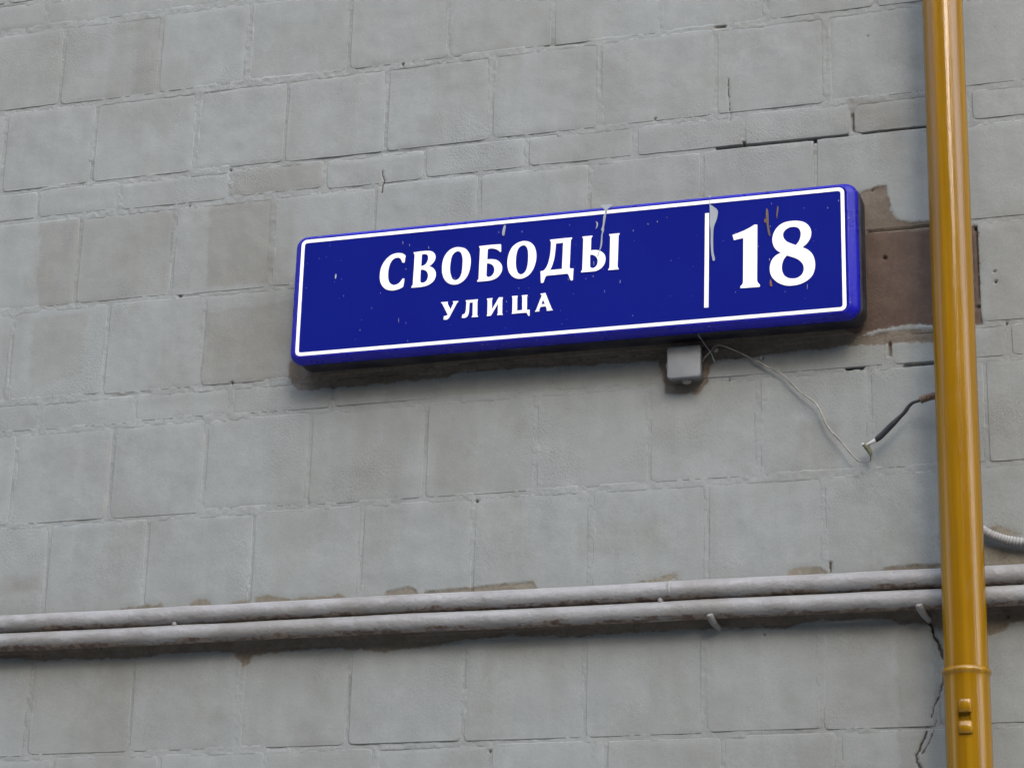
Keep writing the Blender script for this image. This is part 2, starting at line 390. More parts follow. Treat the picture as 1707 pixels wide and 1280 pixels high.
# joints raked open / never filled: (polyline, half width m, depth m)
open_joints = [
    (PB([(1199, 247), (1250, 243), (1300, 238), (1360, 233), (1408, 227)]), 0.0055, 0.016),
    (PB([(1440, 222), (1480, 218), (1545, 210)]), 0.0030, 0.010),
    (PB([(1421, 192), (1423, 216)]), 0.0032, 0.009),
    (PB([(1413, 613.5), (1436, 611.5)]), 0.0036, 0.014),
    (PB([(1508, 610), (1560, 605)]), 0.0034, 0.012),
    (PB([(1628, 380), (1632, 470), (1637, 540)]), 0.0016, 0.003),
    (PB([(1483, 573), (1483, 592)]), 0.0030, 0.010),
    (PB([(910, 77), (975, 70)]), 0.0030, 0.006),
    (PB([(1449, 389), (1500, 384), (1560, 379)]), 0.0030, 0.006),
    (PB([(1192, 46), (1208, 44)]), 0.0025, 0.007),
    (PB([(72, 321), (114, 315)]), 0.0022, 0.006),
    (PB([(0, 14), (40, 10)]), 0.0025, 0.007),
    (PB([(298, 494), (330, 493)]), 0.0022, 0.007),
    (PB([(187, 661), (250, 655)]), 0.0020, 0.006),
    (PB([(1376, 50), (1378, 160)]), 0.0012, 0.003),
    (PB([(160, 185), (151, 300)]), 0.0062, 0.0026),
    (PB([(10, 205), (3, 319)]), 0.0055, 0.003),
    (PB([(418, 20), (411, 90)]), 0.0060, 0.0022),
    (PB([(709, 690), (704, 780)]), 0.0052, 0.0035),
    (PB([(448, 1247), (560, 1241)]), 0.0018, 0.004),
    (PB([(1175, 1085), (1174, 1190)]), 0.0022, 0.0035), (PB([(1378, 1130), (1379, 1190)]), 0.0018, 0.003), (PB([(1181, 870), (1179, 955)]), 0.0022, 0.0025),
    (PB([(248, 875), (240, 1005)]), 0.0030, 0.0030), (PB([(422, 865), (417, 1000)]), 0.0030, 0.0034), (PB([(607, 870), (598, 985)]), 0.0028, 0.0030), (PB([(79, 890), (75, 1010)]), 0.0028, 0.0034),
    (PB([(222, 1105), (216, 1240)]), 0.0026, 0.0026), (PB([(518, 705), (513, 840)]), 0.0030, 0.0026), (PB([(346, 705), (337, 840)]), 0.0030, 0.0030), (PB([(190, 715), (180, 845)]), 0.0032, 0.0034),
    (PB([(133, 370), (125, 505)]), 0.0032, 0.0030), (PB([(302, 365), (280, 480)]), 0.0032, 0.0030), (PB([(343, 520), (334, 630)]), 0.0032, 0.0030), (PB([(583, 20), (575, 95)]), 0.0032, 0.0030),
    (PB([(748, 10), (746, 80)]), 0.0026, 0.0026), (PB([(820, 95), (821, 215)]), 0.0024, 0.0024), (PB([(650, 125), (638, 245)]), 0.0028, 0.0026), (PB([(476, 140), (474, 255)]), 0.0026, 0.0026),
    (PB([(402, 1110), (397, 1150)]), 0.0020, 0.006),
    (PB([(582, 1130), (579, 1185)]), 0.0020, 0.006),
    (PB([(776, 1080), (772, 1150)]), 0.0016, 0.005),
    (PB([(1001, 80), (1000, 150)]), 0.0010, 0.004),
    (PB([(20, 560), (16, 640)]), 0.0020, 0.006),
    (PB([(177, 585), (171, 650)]), 0.0020, 0.006),
    (PB([(332, 165), (320, 278)]), 0.0068, 0.0030),
    (PB([(275, 40), (262, 150)]), 0.0075, 0.0028),
    (PB([(1245, 1225), (1355, 1222)]), 0.0014, 0.004),
    (PB([(640, 254), (708, 250)]), 0.0018, 0.005),
    (PB([(860, 231), (925, 227)]), 0.0018, 0.005),
]
cracks = [  # (polyline, half width, depth)
    (PB([(1536, 1012), (1543, 1020), (1547, 1034), (1554, 1046), (1556, 1060), (1562, 1068), (1567, 1082), (1574, 1096)]), 0.0030, 0.006),
    (PB([(1574, 1096), (1573, 1130), (1565, 1160), (1556, 1178), (1552, 1196)]), 0.0012, 0.003),
    (PB([(1544, 1212), (1543, 1226), (1535, 1240), (1533, 1250), (1527, 1258), (1528, 1268), (1534, 1280), (1536, 1310)]), 0.0018, 0.004),
    (PB([(1560, 1200), (1552, 1230), (1537, 1256)]), 0.0009, 0.002),
    (PB([(1213, 130), (1215, 165), (1218, 200)]), 0.0009, 0.003),
    (PB([(636, 285), (640, 300), (635, 325)]), 0.0010, 0.003),
    (PB([(1384, 938), (1384, 952)]), 0.0022, 0.005),
]
holes = [(1475, 429, .0042), (1658, 453, .0026), (1660, 470, .0026), (1626, 382, .004), (1631, 511, .004), (1447, 61, .0016), (1273, 669, .002),
         (1216, 633, .0022), (1168, 273, .0015), (316, 344, .0028), (384, 284, .0032), (1678, 540, .003), (1092, 199, .0025), (671, 108, .003),
         (1271, 597, .0022), (1454, 318, .0024), (1680, 1026, .003), (300, 494, .003), (386, 638, .0032), (795, 836, .003), (817, 1252, .0035), (1274, 1057, .0022)]
holes = [(*WX([(a, b)])[0], r) for a, b, r in holes]
warm_patches = [(PB([(a, b), (c, b2), (c2, d), (a2, d2)]), s, soft) for (a, b, c, b2, c2, d, a2, d2, s, soft) in [
    (68, 374, 134, 366, 126, 508, 60, 516, 0.60, 0.005), (134, 366, 300, 350, 280, 486, 124, 508, 0.42, 0.006),
    (350, 342, 462, 332, 455, 470, 345, 478, 0.50, 0.005), (52, 530, 145, 522, 140, 625, 50, 652, 0.45, 0.005),
    (345, 522, 490, 500, 486, 632, 336, 640, 0.34, 0.006), (232, 32, 278, 24, 262, 152, 220, 156, 0.42, 0.006),
    (190, 45, 238, 40, 225, 150, 178, 168, 0.22, 0.01), (1496, 1046, 1640, 1040, 1640, 1400, 1500, 1400, 0.42, 0.004),
    (386, 284, 540, 268, 540, 315, 386, 325, 0.35, 0.006), (1420, 166, 1560, 150, 1560, 210, 1424, 222, 0.42, 0.006),
    (1330, 700, 1405, 700, 1395, 790, 1320, 800, 0.40, 0.012), (600, 700, 1100, 670, 1090, 800, 590, 830, 0.15, 0.03),
    (480, 650, 620, 642, 720, 640, 490, 676, 0.45, 0.006), (640, 640, 1110, 606, 1110, 640, 640, 668, 0.34, 0.006),
    (0, 560, 30, 555, 20, 660, 0, 668, 0.2, 0.01), (0, 960, 70, 960, 68, 985, 0, 990, 0.4, 0.008),
    (970, 880, 1110, 865, 1105, 920, 960, 930, 0.28, 0.02), (300, 1130, 395, 1130, 392, 1210, 300, 1210, 0.26, 0.02),
    (1500, 30, 1545, 30, 1560, 300, 1490, 300, 0.22, 0.02), (1180, 640, 1280, 640, 1270, 700, 1170, 700, 0.2, 0.02),
    (455, 360, 490, 352, 484, 470, 455, 476, 0.2, 0.006), (1000, 1080, 1480, 1050, 1480, 1200, 1000, 1220, 0.12, 0.04),
    (0, 1100, 560, 1085, 560, 1250, 0, 1290, 0.16, 0.05), (1620, 0, 1720, 0, 1720, 140, 1625, 150, 0.2, 0.02),
    (1660, 350, 1720, 345, 1720, 1400, 1640, 1400, 0.2, 0.03)]]
# where the plaster was smoothed over and joints all but vanish, and where they stay deep
flush_px = [((1000, 760), 260, 0.9), ((1300, 860), 330, 1.0), ((1330, 1130), 280, 0.9), ((760, 760), 180, 0.6), ((1000, 1130), 200, 0.7),
            ((1280, 90), 160, 0.55), ((1050, 240), 160, 0.5), ((1690, 700), 300, 0.9), ((1690, 150), 200, 0.8), ((760, 930), 160, 0.6)]
flush_w = [(WX([p])[0], r/680.0, a) for p, r, a in flush_px]

def fields(x, z):
    bare = np.full(x.shape, -0.2); kind = np.full(x.shape, 0.3)
    for P, k in bare_polys:
        if P[:, 0].max()+0.1 < x.min() or P[:, 0].min()-0.1 > x.max() or P[:, 1].max()+0.1 < z.min() or P[:, 1].min()-0.1 > z.max(): continue
        s = poly_sdf(x, z, P); kind = np.where(s > bare, k, kind); bare = np.maximum(bare, s)
    warm = np.zeros(x.shape)
    for P, s, soft in warm_patches:
        if P[:, 0].max()+0.1 < x.min() or P[:, 0].min()-0.1 > x.max() or P[:, 1].max()+0.1 < z.min() or P[:, 1].min()-0.1 > z.max(): continue
        d = poly_sdf(x, z, P) + 0.006*sn(x, z, 0.02, 3)
        warm = np.maximum(warm, s*sstep(-soft, soft, d))
    crack = np.zeros(x.shape); dep = np.zeros(x.shape)
    for P, w, dp in cracks:
        if P[:, 0].max()+0.03 < x.min() or P[:, 0].min()-0.03 > x.max() or P[:, 1].max()+0.03 < z.min() or P[:, 1].min()-0.03 > z.max(): continue
        ww = w*(0.55+0.9*noise(x, z, 0.012, 5))
        d = seg_dist(x+0.0016*sn(x, z, 0.006, 8), z, P)
        c = 1-sstep(ww*0.6, ww*1.5+0.0009, d)
        crack = np.maximum(crack, c); dep = np.maximum(dep, c*dp)
    for hx, hz, r in holes:
        if hx < x.min()-.02 or hx > x.max()+.02 or hz < z.min()-.02 or hz > z.max()+.02: continue
        c = 1-sstep(r*0.6, r*1.3, np.hypot(x-hx, z-hz)*(0.85+0.4*noise(x, z, 0.004, 4)))
        crack = np.maximum(crack, c); dep = np.maximum(dep, c*0.008)
    return bare, kind, warm, crack, dep

def flush(x, z):
    """1 where the joints were plastered over, 0 where they stay open"""
    F = 0.30+0.60*sstep(0.38, 0.75, noise(x, z, 0.21, 81))
    for p, rad, a in flush_w:
        F = np.maximum(F, a*np.exp(-((x-p[0])**2+(z-p[1])**2)/(2*(rad*0.7)**2)))
    return np.clip(F, 0, 1)
def relief(x, z):
    """slow undulation shared by bricks and joints"""
    return 0.0016*sn(x, z, 0.30, 1) + 0.0011*sn(x, z, 0.09, 2) + 0.0005*sn(x, z, 0.03, 6)

FX0, FX1, FZ0, FZ1 = -3.02, -0.33, 2.40, 4.56        # the part of the wall in the frame
bricks = []
for r in range(-3, 14):
    z1, z0 = JZ[r], JZ[r+1]
    for a, b in zip(row_x[r][:-1], row_x[r][1:]):
        j = lambda: rng.uniform(0.0026, 0.0058)
        bricks.append([a+j(), b-j(), z0+j()+rng.uniform(-.0015, .0015), z1-j()+rng.uniform(-.0015, .0015), r])

def brick_mesh(bx):
    x0, x1, z0, z1, r = bx
    vis = x1 > FX0 and x0 < FX1 and z1 > FZ0 and z0 < FZ1
    stepi = 0.0085 if vis else 0.02
    has = any(x0-.01 < hx < x1+.01 and z0-.01 < hz < z1+.01 for hx, hz, _ in holes) or \
        any(P[:, 0].max() > x0 and P[:, 0].min() < x1 and P[:, 1].max() > z0 and P[:, 1].min() < z1 for P, _, _ in cracks)
    if has: stepi = 0.0028
    def lines(a, b):
        e = [0, .0003, .002, .0045, .008, .013]
        n = max(2, int(round((b-a-.026)/stepi)))
        return np.concatenate([a+np.array(e[:-1]), np.linspace(a+.013, b-.013, n+1), b-np.array(e[:-1])[::-1]])
    gx, gz = lines(x0, x1), lines(z0, z1)
    X, Z = np.meshgrid(gx, gz, indexing='ij')
    dl, dr, db, dt = X-x0, x1-X, Z-z0, z1-Z
    wob = 0.0022*sn(X, Z, 0.022, 12+r % 3) + 0.0012*sn(X, Z, 0.008, 21)
    drop = np.zeros(X.shape)
    for d, lo, hi in ((dl, 0.0, 0.55), (dr, 0.35, 1.1), (db, 0.0, 0.7), (dt, 0.45, 1.15)):
        drop = np.maximum(drop, rng.uniform(lo, hi)*(0.65+0.7*noise(X, Z, 0.06, 91))*0.0027*np.clip(1-(d+wob)/0.0150, 0, 1.3)**1.8)
    rr = 0.009; ex, ez = np.minimum(dl, dr), np.minimum(db, dt)
    cor = np.where((ex < rr) & (ez < rr), np.hypot(rr-ex, rr-ez)-rr*0.75, -1)
    drop = drop + 0.003*np.clip(cor/0.004, 0, 1.5)
    h = rng.uniform(-0.0006, 0.0006) + rng.uniform(-.006, .006)*(X-(x0+x1)/2) + rng.uniform(-.009, .009)*(Z-(z0+z1)/2)
    F = flush(X, Z)
    h = h*(1-0.65*F) + relief(X, Z) - drop*(1-0.72*F)
    bare, kind, warm, crack, dep = fields(X, Z)
    h = h - dep - 0.0016*sstep(-0.002, 0.003, bare)
    ring = np.zeros(X.shape, bool); ring[0] = ring[-1] = True; ring[:, 0] = ring[:, -1] = True
    h = np.where(ring, -0.024, h)
    cx, cz = (x0+x1)/2, (z0+z1)/2
    o, used = grid_mesh('brick', X-cx, -h, Z-cz, None, M_WALL)
    o.location = (cx, 0, cz)
    adopt(o, wall)
    tint = rng.uniform(-0.06, 0.10)
    for n, v in (('bare', bare), ('kind', kind), ('warm', np.clip(warm+tint, 0, 1)), ('crack', crack)): fattr(o, n, v.ravel()[used])
    fattr(o, 'joint', (np.clip(1-np.minimum(ex, ez)/0.010, 0, 1)*(1-0.75*F)*noise(X, Z, 0.05, 96)).ravel()[used])
    return o
for bx in bricks: brick_mesh(bx)

BARE_J = (0, 1, 2, 3, 4, 5, 6, 8, 9)
def make_mortar():
    def lines(a, f0, f1, b):
        return np.concatenate([np.arange(a, f0, 0.009), np.arange(f0, f1, 0.0032), np.arange(f1, b, 0.009)])
    gx = lines(min(min(v) for v in row_x.values()), FX0, FX1, max(max(v) for v in row_x.values()))
    gz = lines(JZ[14], FZ0, FZ1, JZ[-3])
    X, Z = np.meshgrid(gx, gz, indexing='ij')
    E = np.full(X.shape, -0.01)
    for x0, x1, z0, z1, r in bricks:
        i0, i1 = np.searchsorted(gx, [x0, x1]); k0, k1 = np.searchsorted(gz, [z0, z1])
        if i1 <= i0 or k1 <= k0: continue
        xx, zz = X[i0:i1, k0:k1], Z[i0:i1, k0:k1]
        e = np.minimum(np.minimum(xx-x0, x1-xx), np.minimum(zz-z0, z1-zz))
        E[i0:i1, k0:k1] = np.maximum(E[i0:i1, k0:k1], e)
    F = flush(X, Z)
    h = relief(X, Z) - 0.0014*(1-0.75*F) + (1-0.6*F)*(0.0012*sn(X, Z, 0.17, 31) + 0.0010*sn(X, Z, 0.045, 32)) + (1-0.4*F)*(0.0008*sn(X, Z, 0.013, 33) + 0.0006*sn(X, Z, 0.0062, 35))
    h -= 0.011*sstep(0.004, 0.019, E)*(0.75+0.5*noise(X, Z, 0.03, 34))
    oj = np.full(X.shape, -0.2)
    for i, (P, w, dp) in enumerate(open_joints):
        d = seg_dist(X, Z+0.0012*sn(X, Z, 0.012, 41), P)
        ww = w*(0.7+0.6*noise(X, Z, 0.03, 42))
        h -= dp*(1-sstep(ww*0.75, ww*1.35+0.001, d)) if i in BARE_J else 0.45*dp*(1-sstep(ww*0.2, ww*1.9+0.002, d))*(0.25+0.9*noise(X, Z, 0.04, 43))
        if i in BARE_J: oj = np.maximum(oj, ww*1.05-d)
    bare, kind, warm, crack, dep = fields(X, Z)
    h -= dep + 0.0016*sstep(-0.002, 0.003, bare)
    kind = np.where(oj > bare, 0.45, kind); bare = np.maximum(bare, oj-0.0005)
    keep = np.minimum.reduce([E[:-1, :-1], E[1:, :-1], E[:-1, 1:], E[1:, 1:]]) < 0.021
    o, used = grid_mesh('mortar', X, -h, Z, keep, M_WALL)
    adopt(o, wall)
    for n, v in (('bare', bare), ('kind', kind), ('warm', warm), ('crack', crack), ('joint', (0.25+0.75*noise(X, Z, 0.10, 95))*(1-0.75*F))): fattr(o, n, v.ravel()[used])
make_mortar()
# plain wall around and behind the modelled courses
xa, xb = min(min(v) for v in row_x.values()), max(max(v) for v in row_x.values())
xa = max(max(v[0] for v in row_x.values()), XL); xb = min(min(v[-1] for v in row_x.values()), XR)
for args in ((-20, xa+.02, 0.0, 0.5, 0, 9.0), (xb-.02, 16, 0.0, 0.5, 0, 9.0), (xa+.02, xb-.02, 0.0, 0.5, 0, JZ[14]+.01), (xa+.02, xb-.02, 0.0, 0.5, JZ[-3]-.01, 9.0),
             (xa+.02, xb-.02, 0.024, 0.5, JZ[14]+.01, JZ[-3]-.01)):
    s = slab('wall_core', *args, M_WALL, wall)
    for n, v in (('bare', -0.2), ('kind', 0.3), ('warm', 0.1), ('crack', 0)): fattr(s, n, np.full(8, v))

# added unseen bay, left of the view: bounds the streak reflected in the drainpipe
for x0, x1, d in ((-17, -13.5, -2.9),):
    s = slab('added_bay', x0, x1, d, -0.004, 0, 9.0, M_WALL, wall)
    for n, v in (('bare', -0.2), ('kind', 0.3), ('warm', 0.1), ('crack', 0)): fattr(s, n, np.full(8, v))

# ------------------------------------------------------------------ tubes
def cat_rom(P, n=8):
    P = [np.array(p, float) for p in P]; P = [2*P[0]-P[1]]+P+[2*P[-1]-P[-2]]
    out = []
    for i in range(1, len(P)-2):
        for k in range(n):
            t = k/n; a, b, c, d = P[i-1:i+3]
            out.append(0.5*((2*b)+(-a+c)*t+(2*a-5*b+4*c-d)*t*t+(-a+3*b-3*c+d)*t**3))
    out.append(P[-2]); return np.array(out)
def tube(name, path, rad, mat, parent=None, seg=14, caps=True):
    path = np.asarray(path, float); n = len(path)
    rad = np.broadcast_to(np.asarray(rad, float), (n,))
    T = np.gradient(path, axis=0); T /= np.linalg.norm(T, axis=1)[:, None]
    u = np.cross(T[0], [0.13, 0.21, 0.97]);
    if np.linalg.norm(u) < 0.05: u = np.cross(T[0], [1, 0, 0])
    u /= np.linalg.norm(u)
    V = []
    for i in range(n):
        u = u-T[i]*u.dot(T[i]); u /= np.linalg.norm(u); w = np.cross(T[i], u)
        for k in range(seg):
            a = 2*math.pi*k/seg
            V.append(path[i]+rad[i]*(math.cos(a)*u+math.sin(a)*w))
    F = [(i*seg+k, i*seg+(k+1) % seg, (i+1)*seg+(k+1) % seg, (i+1)*seg+k) for i in range(n-1) for k in range(seg)]
    if caps: F += [tuple(range(seg))[::-1], tuple((n-1)*seg+k for k in range(seg))]
    return mesh_obj(name, V, F, mat, parent)
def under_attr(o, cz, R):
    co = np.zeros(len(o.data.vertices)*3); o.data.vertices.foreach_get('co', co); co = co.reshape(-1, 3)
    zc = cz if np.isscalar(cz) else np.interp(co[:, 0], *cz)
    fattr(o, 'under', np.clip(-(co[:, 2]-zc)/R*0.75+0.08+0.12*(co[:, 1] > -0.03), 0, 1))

# ------------------------------------------------------------------ twin horizontal pipes
GR = 0.0208
def gas_pipe(pl, pr, label, hooks):
    off = 0.034
    a, b = W(*pl, off), W(*pr, off)
    z = (a.z+b.z)/2
    root = empty('wall_pipe', (-1.6, 0, z), label, 'pipe', 'pair of pipes running along the wall')
    xs = np.linspace(-9.0, 5.0, 700)
    dz = 0.0012*sn(xs, xs*0, 0.5, 51)+0.0005*sn(xs, xs*0, 0.12, 52)
    path = np.stack([xs, np.full(xs.shape, -off)+0.001*sn(xs, xs*0, 0.6, 53), z+dz+(b.z-a.z)*0.5*np.clip((xs+1.6)/1.3, -1, 1)], 1)
    o = tube('pipe', path, GR*(1+0.018*sn(xs, xs*0, 0.06, 54)+0.010*sn(xs, xs*0, 0.025, 55)), M_GAS, root, seg=28)
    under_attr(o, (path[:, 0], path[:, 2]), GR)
    return root, z, off
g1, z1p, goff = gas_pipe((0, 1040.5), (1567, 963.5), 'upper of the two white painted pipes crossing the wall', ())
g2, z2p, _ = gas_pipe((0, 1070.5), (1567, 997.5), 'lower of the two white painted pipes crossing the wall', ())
# a weld seam on the upper pipe
for x in (1118,):
    c = W(x, 986, goff)
    s = tube('weld_seam', [(c.x-.004, -goff, z1p), (c.x-.001, -goff, z1p), (c.x+.001, -goff, z1p), (c.x+.004, -goff, z1p)], [GR*1.0, GR*1.035, GR*1.035, GR*1.0], M_GAS, g1, 28)
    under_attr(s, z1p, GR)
def hook(x, y, label):
    p = W(x, y, 0.012)
    r = empty('pipe_hook', (p.x, 0, p.z), label, 'hook', 'painted hooks holding the pipes')
    off = goff
    zc = z2p
    pts = [(p.x+.011, 0.012, zc-GR-0.015), (p.x+.009, -0.006, zc-GR-0.013), (p.x+.005, -0.022, zc-GR-0.009), (p.x+.002, -off-.002, zc-GR-0.004), (p.x, -off-GR*.55, zc-GR*.84), (p.x-.001, -off-GR*.75, zc-GR*.66)]
    pa = cat_rom(pts, 6)
    rr = np.interp(np.linspace(0, 1, len(pa)), [0, .45, .75, .93, 1], [.0060, .0072, .0082, .0074, .0045])
    o = tube('hook_arm', pa, rr, M_GAS, r, 14); under_attr(o, zc-GR-0.02, .02)
hook(1190, 1035, 'white painted pipe hook below the middle of the two pipes')
hook(1537, 1017, 'white painted pipe hook by the crack beside the drainpipe')
# daubs of paint bridging the pair
for i, (x, y) in enumerate(((290, 1039), (1100, 999))):
    c = W(x, y, goff+.012)
    pa = [(c.x, -goff-.004, (z1p+z2p)/2+.010), (c.x, -goff-.008, (z1p+z2p)/2+.003), (c.x, -goff-.008, (z1p+z2p)/2-.004), (c.x, -goff-.004, (z1p+z2p)/2-.010)]
    o = tube('paint_bridge', pa, [.004, .006, .006, .004], M_GAS, g2, 12); under_attr(o, -10, 1); o.data.attributes['under'].data.foreach_set('value', np.zeros(len(o.data.vertices), np.float32))

# ------------------------------------------------------------------ ochre drainpipe
PY = 0.112
l0, r0_, l1, r1_ = W(1537, 0, PY), W(1604.5, 0, PY), W(1579, 1090, PY), W(1648, 1090, PY)
dpx_top, dpx_bot = (l0.x+r0_.x)/2, (W(1572.5, 1080, PY).x+W(1647, 1080, PY).x)/2
R1 = 0.5*((r0_.x-l0.x)+(W(1647, 1080, PY).x-W(1572.5, 1080, PY).x))/2
dp = empty('drainpipe', (dpx_bot, -PY, 0), 'glossy ochre yellow metal drainpipe fixed to the wall', 'drainpipe')
zj = W(1613, 1112, PY+R1).z
def lean(z): return dpx_bot+(dpx_top-dpx_bot)*(z-zj)/(l0.z-zj)
zs = np.concatenate([np.arange(zj-.02, 8.6, 0.02)])
tube('upper_section', np.stack([[lean(z) for z in zs], np.full(zs.shape, -PY), zs], 1), R1*(1+0.004*sn(zs, zs*0, .3, 61)), M_YEL, dp, seg=64)
ho = (W(1597.5, 1186, PY+R1), W(1619.5, 1201, PY+R1))
zs = np.concatenate([np.arange(0.0, zj-.03, 0.02), [ho[0].z, ho[1].z, (ho[0].z+ho[1].z)/2], [zj-.03, zj-.012, zj-.008, zj-.005, zj-.002, zj+.001, zj+.004, zj+.006]])
zs = np.unique(zs)
rr = np.full(zs.shape, R1*1.035)
rr[-8:] = R1*np.array([1.035, 1.035, 1.055, 1.10, 1.115, 1.10, 1.06, 1.0])
lowsec = tube('lower_section', np.stack([[lean(z) for z in zs], np.full(zs.shape, -PY), zs], 1), rr, M_YEL, dp, seg=96)
bm = bmesh.new(); bm.from_mesh(lowsec.data)
cut = [f for f in bm.faces if ho[1].z < f.calc_center_median().z < ho[0].z and ho[0].x < f.calc_center_median().x < ho[1].x and f.calc_center_median().y < -PY]
bmesh.ops.delete(bm, geom=cut, context='FACES'); bm.to_mesh(lowsec.data); bm.free()
# punched tab on the lower section
def tab(x0, x1, y0, y1, h0, h1, depth0=.004):
    """small raised plate hugging the pipe: h0 / h1 = stand-off at its top / bottom"""
    a, b = W(x0, y0, PY+R1), W(x1, y1, PY+R1)
    zt, zb = a.z, b.z
    xm = lean((zt+zb)/2); n = 8; V = []
    Rb = R1*1.035
    for zz, hh in ((zt, h0*0.2), (zt-.0015, h0), (zb+.0015, h1), (zb, h1*0.55), (zb+.0005, -depth0)):
        for k in range(n+1):
            x = a.x+(b.x-a.x)*k/n
            q = max(-1, min(1, (x-xm)/Rb)); edge = min(k, n-k); e = 0.0 if edge == 0 else 1.0
            ang = math.asin(q); rad = Rb+(hh if e else min(hh, -0.0005))
            V.append((xm+rad*math.sin(ang), -PY-rad*math.cos(ang), zz))
    F = [(i*(n+1)+k, (i+1)*(n+1)+k, (i+1)*(n+1)+k+1, i*(n+1)+k+1) for i in range(4) for k in range(n)]
    return mesh_obj('punched_tab', V, F, M_YEL, lowsec)
tab(1597, 1620, 1165, 1187, 0.0006, 0.0075)
tab(1597, 1622, 1201, 1222, 0.0040, 0.0050)
Rb = R1*0.95
V = []
for zz in (ho[0].z+.006, ho[1].z-.006):
    for k in range(9):
        a = math.asin(max(-1, min(1, (ho[0].x-.006+(ho[1].x-ho[0].x+.012)*k/8-lean(zz))/Rb))); V.append((lean(zz)+Rb*math.sin(a), -PY-Rb*math.cos(a), zz))
mesh_obj('slot_backing', V, [(k, k+9, k+10, k+1) for k in range(8)], M_YEL, lowsec)
# wall brackets of the drainpipe, above and below the view
for zb in (1.2, 5.4):
    ring = [(lean(zb)+(R1+.004)*math.cos(a), -PY+(R1+.004)*math.sin(a), zb) for a in np.linspace(0, 2*math.pi, 40)]
    tube('clamp_ring', ring, .005, M_YEL, dp, 10)
    tube('clamp_stem', [(lean(zb), -PY+R1, zb), (lean(zb), -.03, zb), (lean(zb), .02, zb)], .007, M_YEL, dp, 10)

# ------------------------------------------------------------------ street sign
SD = 0.090      # front face above the wall plane
b_tl, b_bl, b_tr, b_br = W(505, 399.5, SD), W(493.2, 594.2, SD), W(1407.5, 314.0, SD), W(1411.2, 517.5, SD)
bx0 = (W(501, 440, SD).x+W(493.2, 575, SD).x)/2; bx1 = (W(1408.1, 355, SD).x+W(1411, 505, SD).x)/2
bz1 = (W(560, 394, SD).z+W(1380, 316.3, SD).z)/2; bz0 = (W(575, 586.7, SD).z+W(1340, 523.9, SD).z)/2
sign = empty('street_sign', ((bx0+bx1)/2, 0, bz0), 'blue street name sign with white border reading СВОБОДЫ УЛИЦА 18', 'street sign')
def rrect(x0, x1, z0, z1, r, n=8):
    P = []
    for cx, cz, a0 in ((x1-r, z1-r, 0), (x0+r, z1-r, 90), (x0+r, z0+r, 180), (x1-r, z0+r, 270)):
        for k in range(n+1):
            a = math.radians(a0+90*k/n); P.append((cx+r*math.cos(a), cz+r*math.sin(a)))
    return P
RIM_M = (0.0180, 0.0265, 0.0150, 0.0135)      # rim beyond the border: left, right, bottom, top
TRAY_M = (0.0130, 0.0310, 0.0125, 0.0100)
def loops_mesh(name, loops, margins, mat, parent, cap0=False, cap1=False):
    """loops: list of (share of the margin, depth behind the front plane)"""
    V = []; ed = []; bk = []
    L, R, B, T = margins
    for q, d in loops:
        P = rrect(bx0-q*L, bx1+q*R, bz0-q*B, bz1+q*T, 0.0125+0.016*q)
        V += [(x, -SD+d, z) for x, z in P]
        ed += [1.0 if 0.3 < q < 0.6 and d < .006 else (0.5 if q > .9 else 0.0)]*len(P); bk += [float(np.clip((d-.004)/.014, 0, 1))]*len(P)
    n = len(V)//len(loops)
    F = [(i*n+k, i*n+(k+1) % n, (i+1)*n+(k+1) % n, (i+1)*n+k) for i in range(len(loops)-1) for k in range(n)]
    F = [f[::-1] for f in F]
    if cap0: F.append(tuple(range(n)))
    if cap1: F.append(tuple((len(loops)-1)*n+k for k in range(n))[::-1])
    ob = mesh_obj(name, V, F, mat, parent)
    fattr(ob, 'edge', ed); fattr(ob, 'back', bk)
    return ob
mm_ = 0.001
BW = 0.0079     # white border width
fp = loops_mesh('face_panel', [(0.05, 0.0), (0.08, 0.0025)], RIM_M, M_FACE, sign, cap0=True)
for p in fp.data.polygons: p.use_smooth = False
loops_mesh('moulded_rim', [(0.08, 0.0022), (0.085, 0.0006), (0.17, 0.0001), (0.26, 0.0004), (0.33, 0.0014), (0.40, 0.0030), (0.56, 0.0048), (0.78, 0.0078),
                           (0.93, 0.0120), (1.00, 0.0170), (1.00, 0.0220), (0.96, 0.0245), (0.80, 0.0250)], RIM_M, M_RIM, sign)
tray = loops_mesh('back_tray', [(0.70, 0.0246), (0.96, 0.0262), (1.0, 0.0300), (1.0, 0.0740), (0.92, 0.0795), (0.6, 0.0805)], TRAY_M, M_TRAY, sign, cap1=True)
for fx in (bx0+.25, (bx0+bx1)/2, bx1-.25):
    slab('wall_spacer', fx-.03, fx+.03, -SD+.0795, 0.012, bz0+.06, bz1-.06, M_TRAY, tray)
# white border: a flat ring of film
def border():
    P0 = rrect(bx0, bx1, bz0, bz1, .0125); P1 = rrect(bx0+BW, bx1-BW, bz0+BW, bz1-BW, .0062)
    n = len(P0); t = -SD-0.0006
    V = [(x, t, z) for x, z in P0]+[(x, t, z) for x, z in P1]+[(x, -SD+.0002, z) for x, z in P0]+[(x, -SD+.0002, z) for x, z in P1]
    F = []
    for k in range(n):
        q = (k+1) % n
        F += [(k, n+k, n+q, q), (k, q, 2*n+q, 2*n+k), (n+k, 3*n+k, 3*n+q, n+q)]
    return mesh_obj('white_border', V, F, M_WHITE, fp, smooth=False)
border()

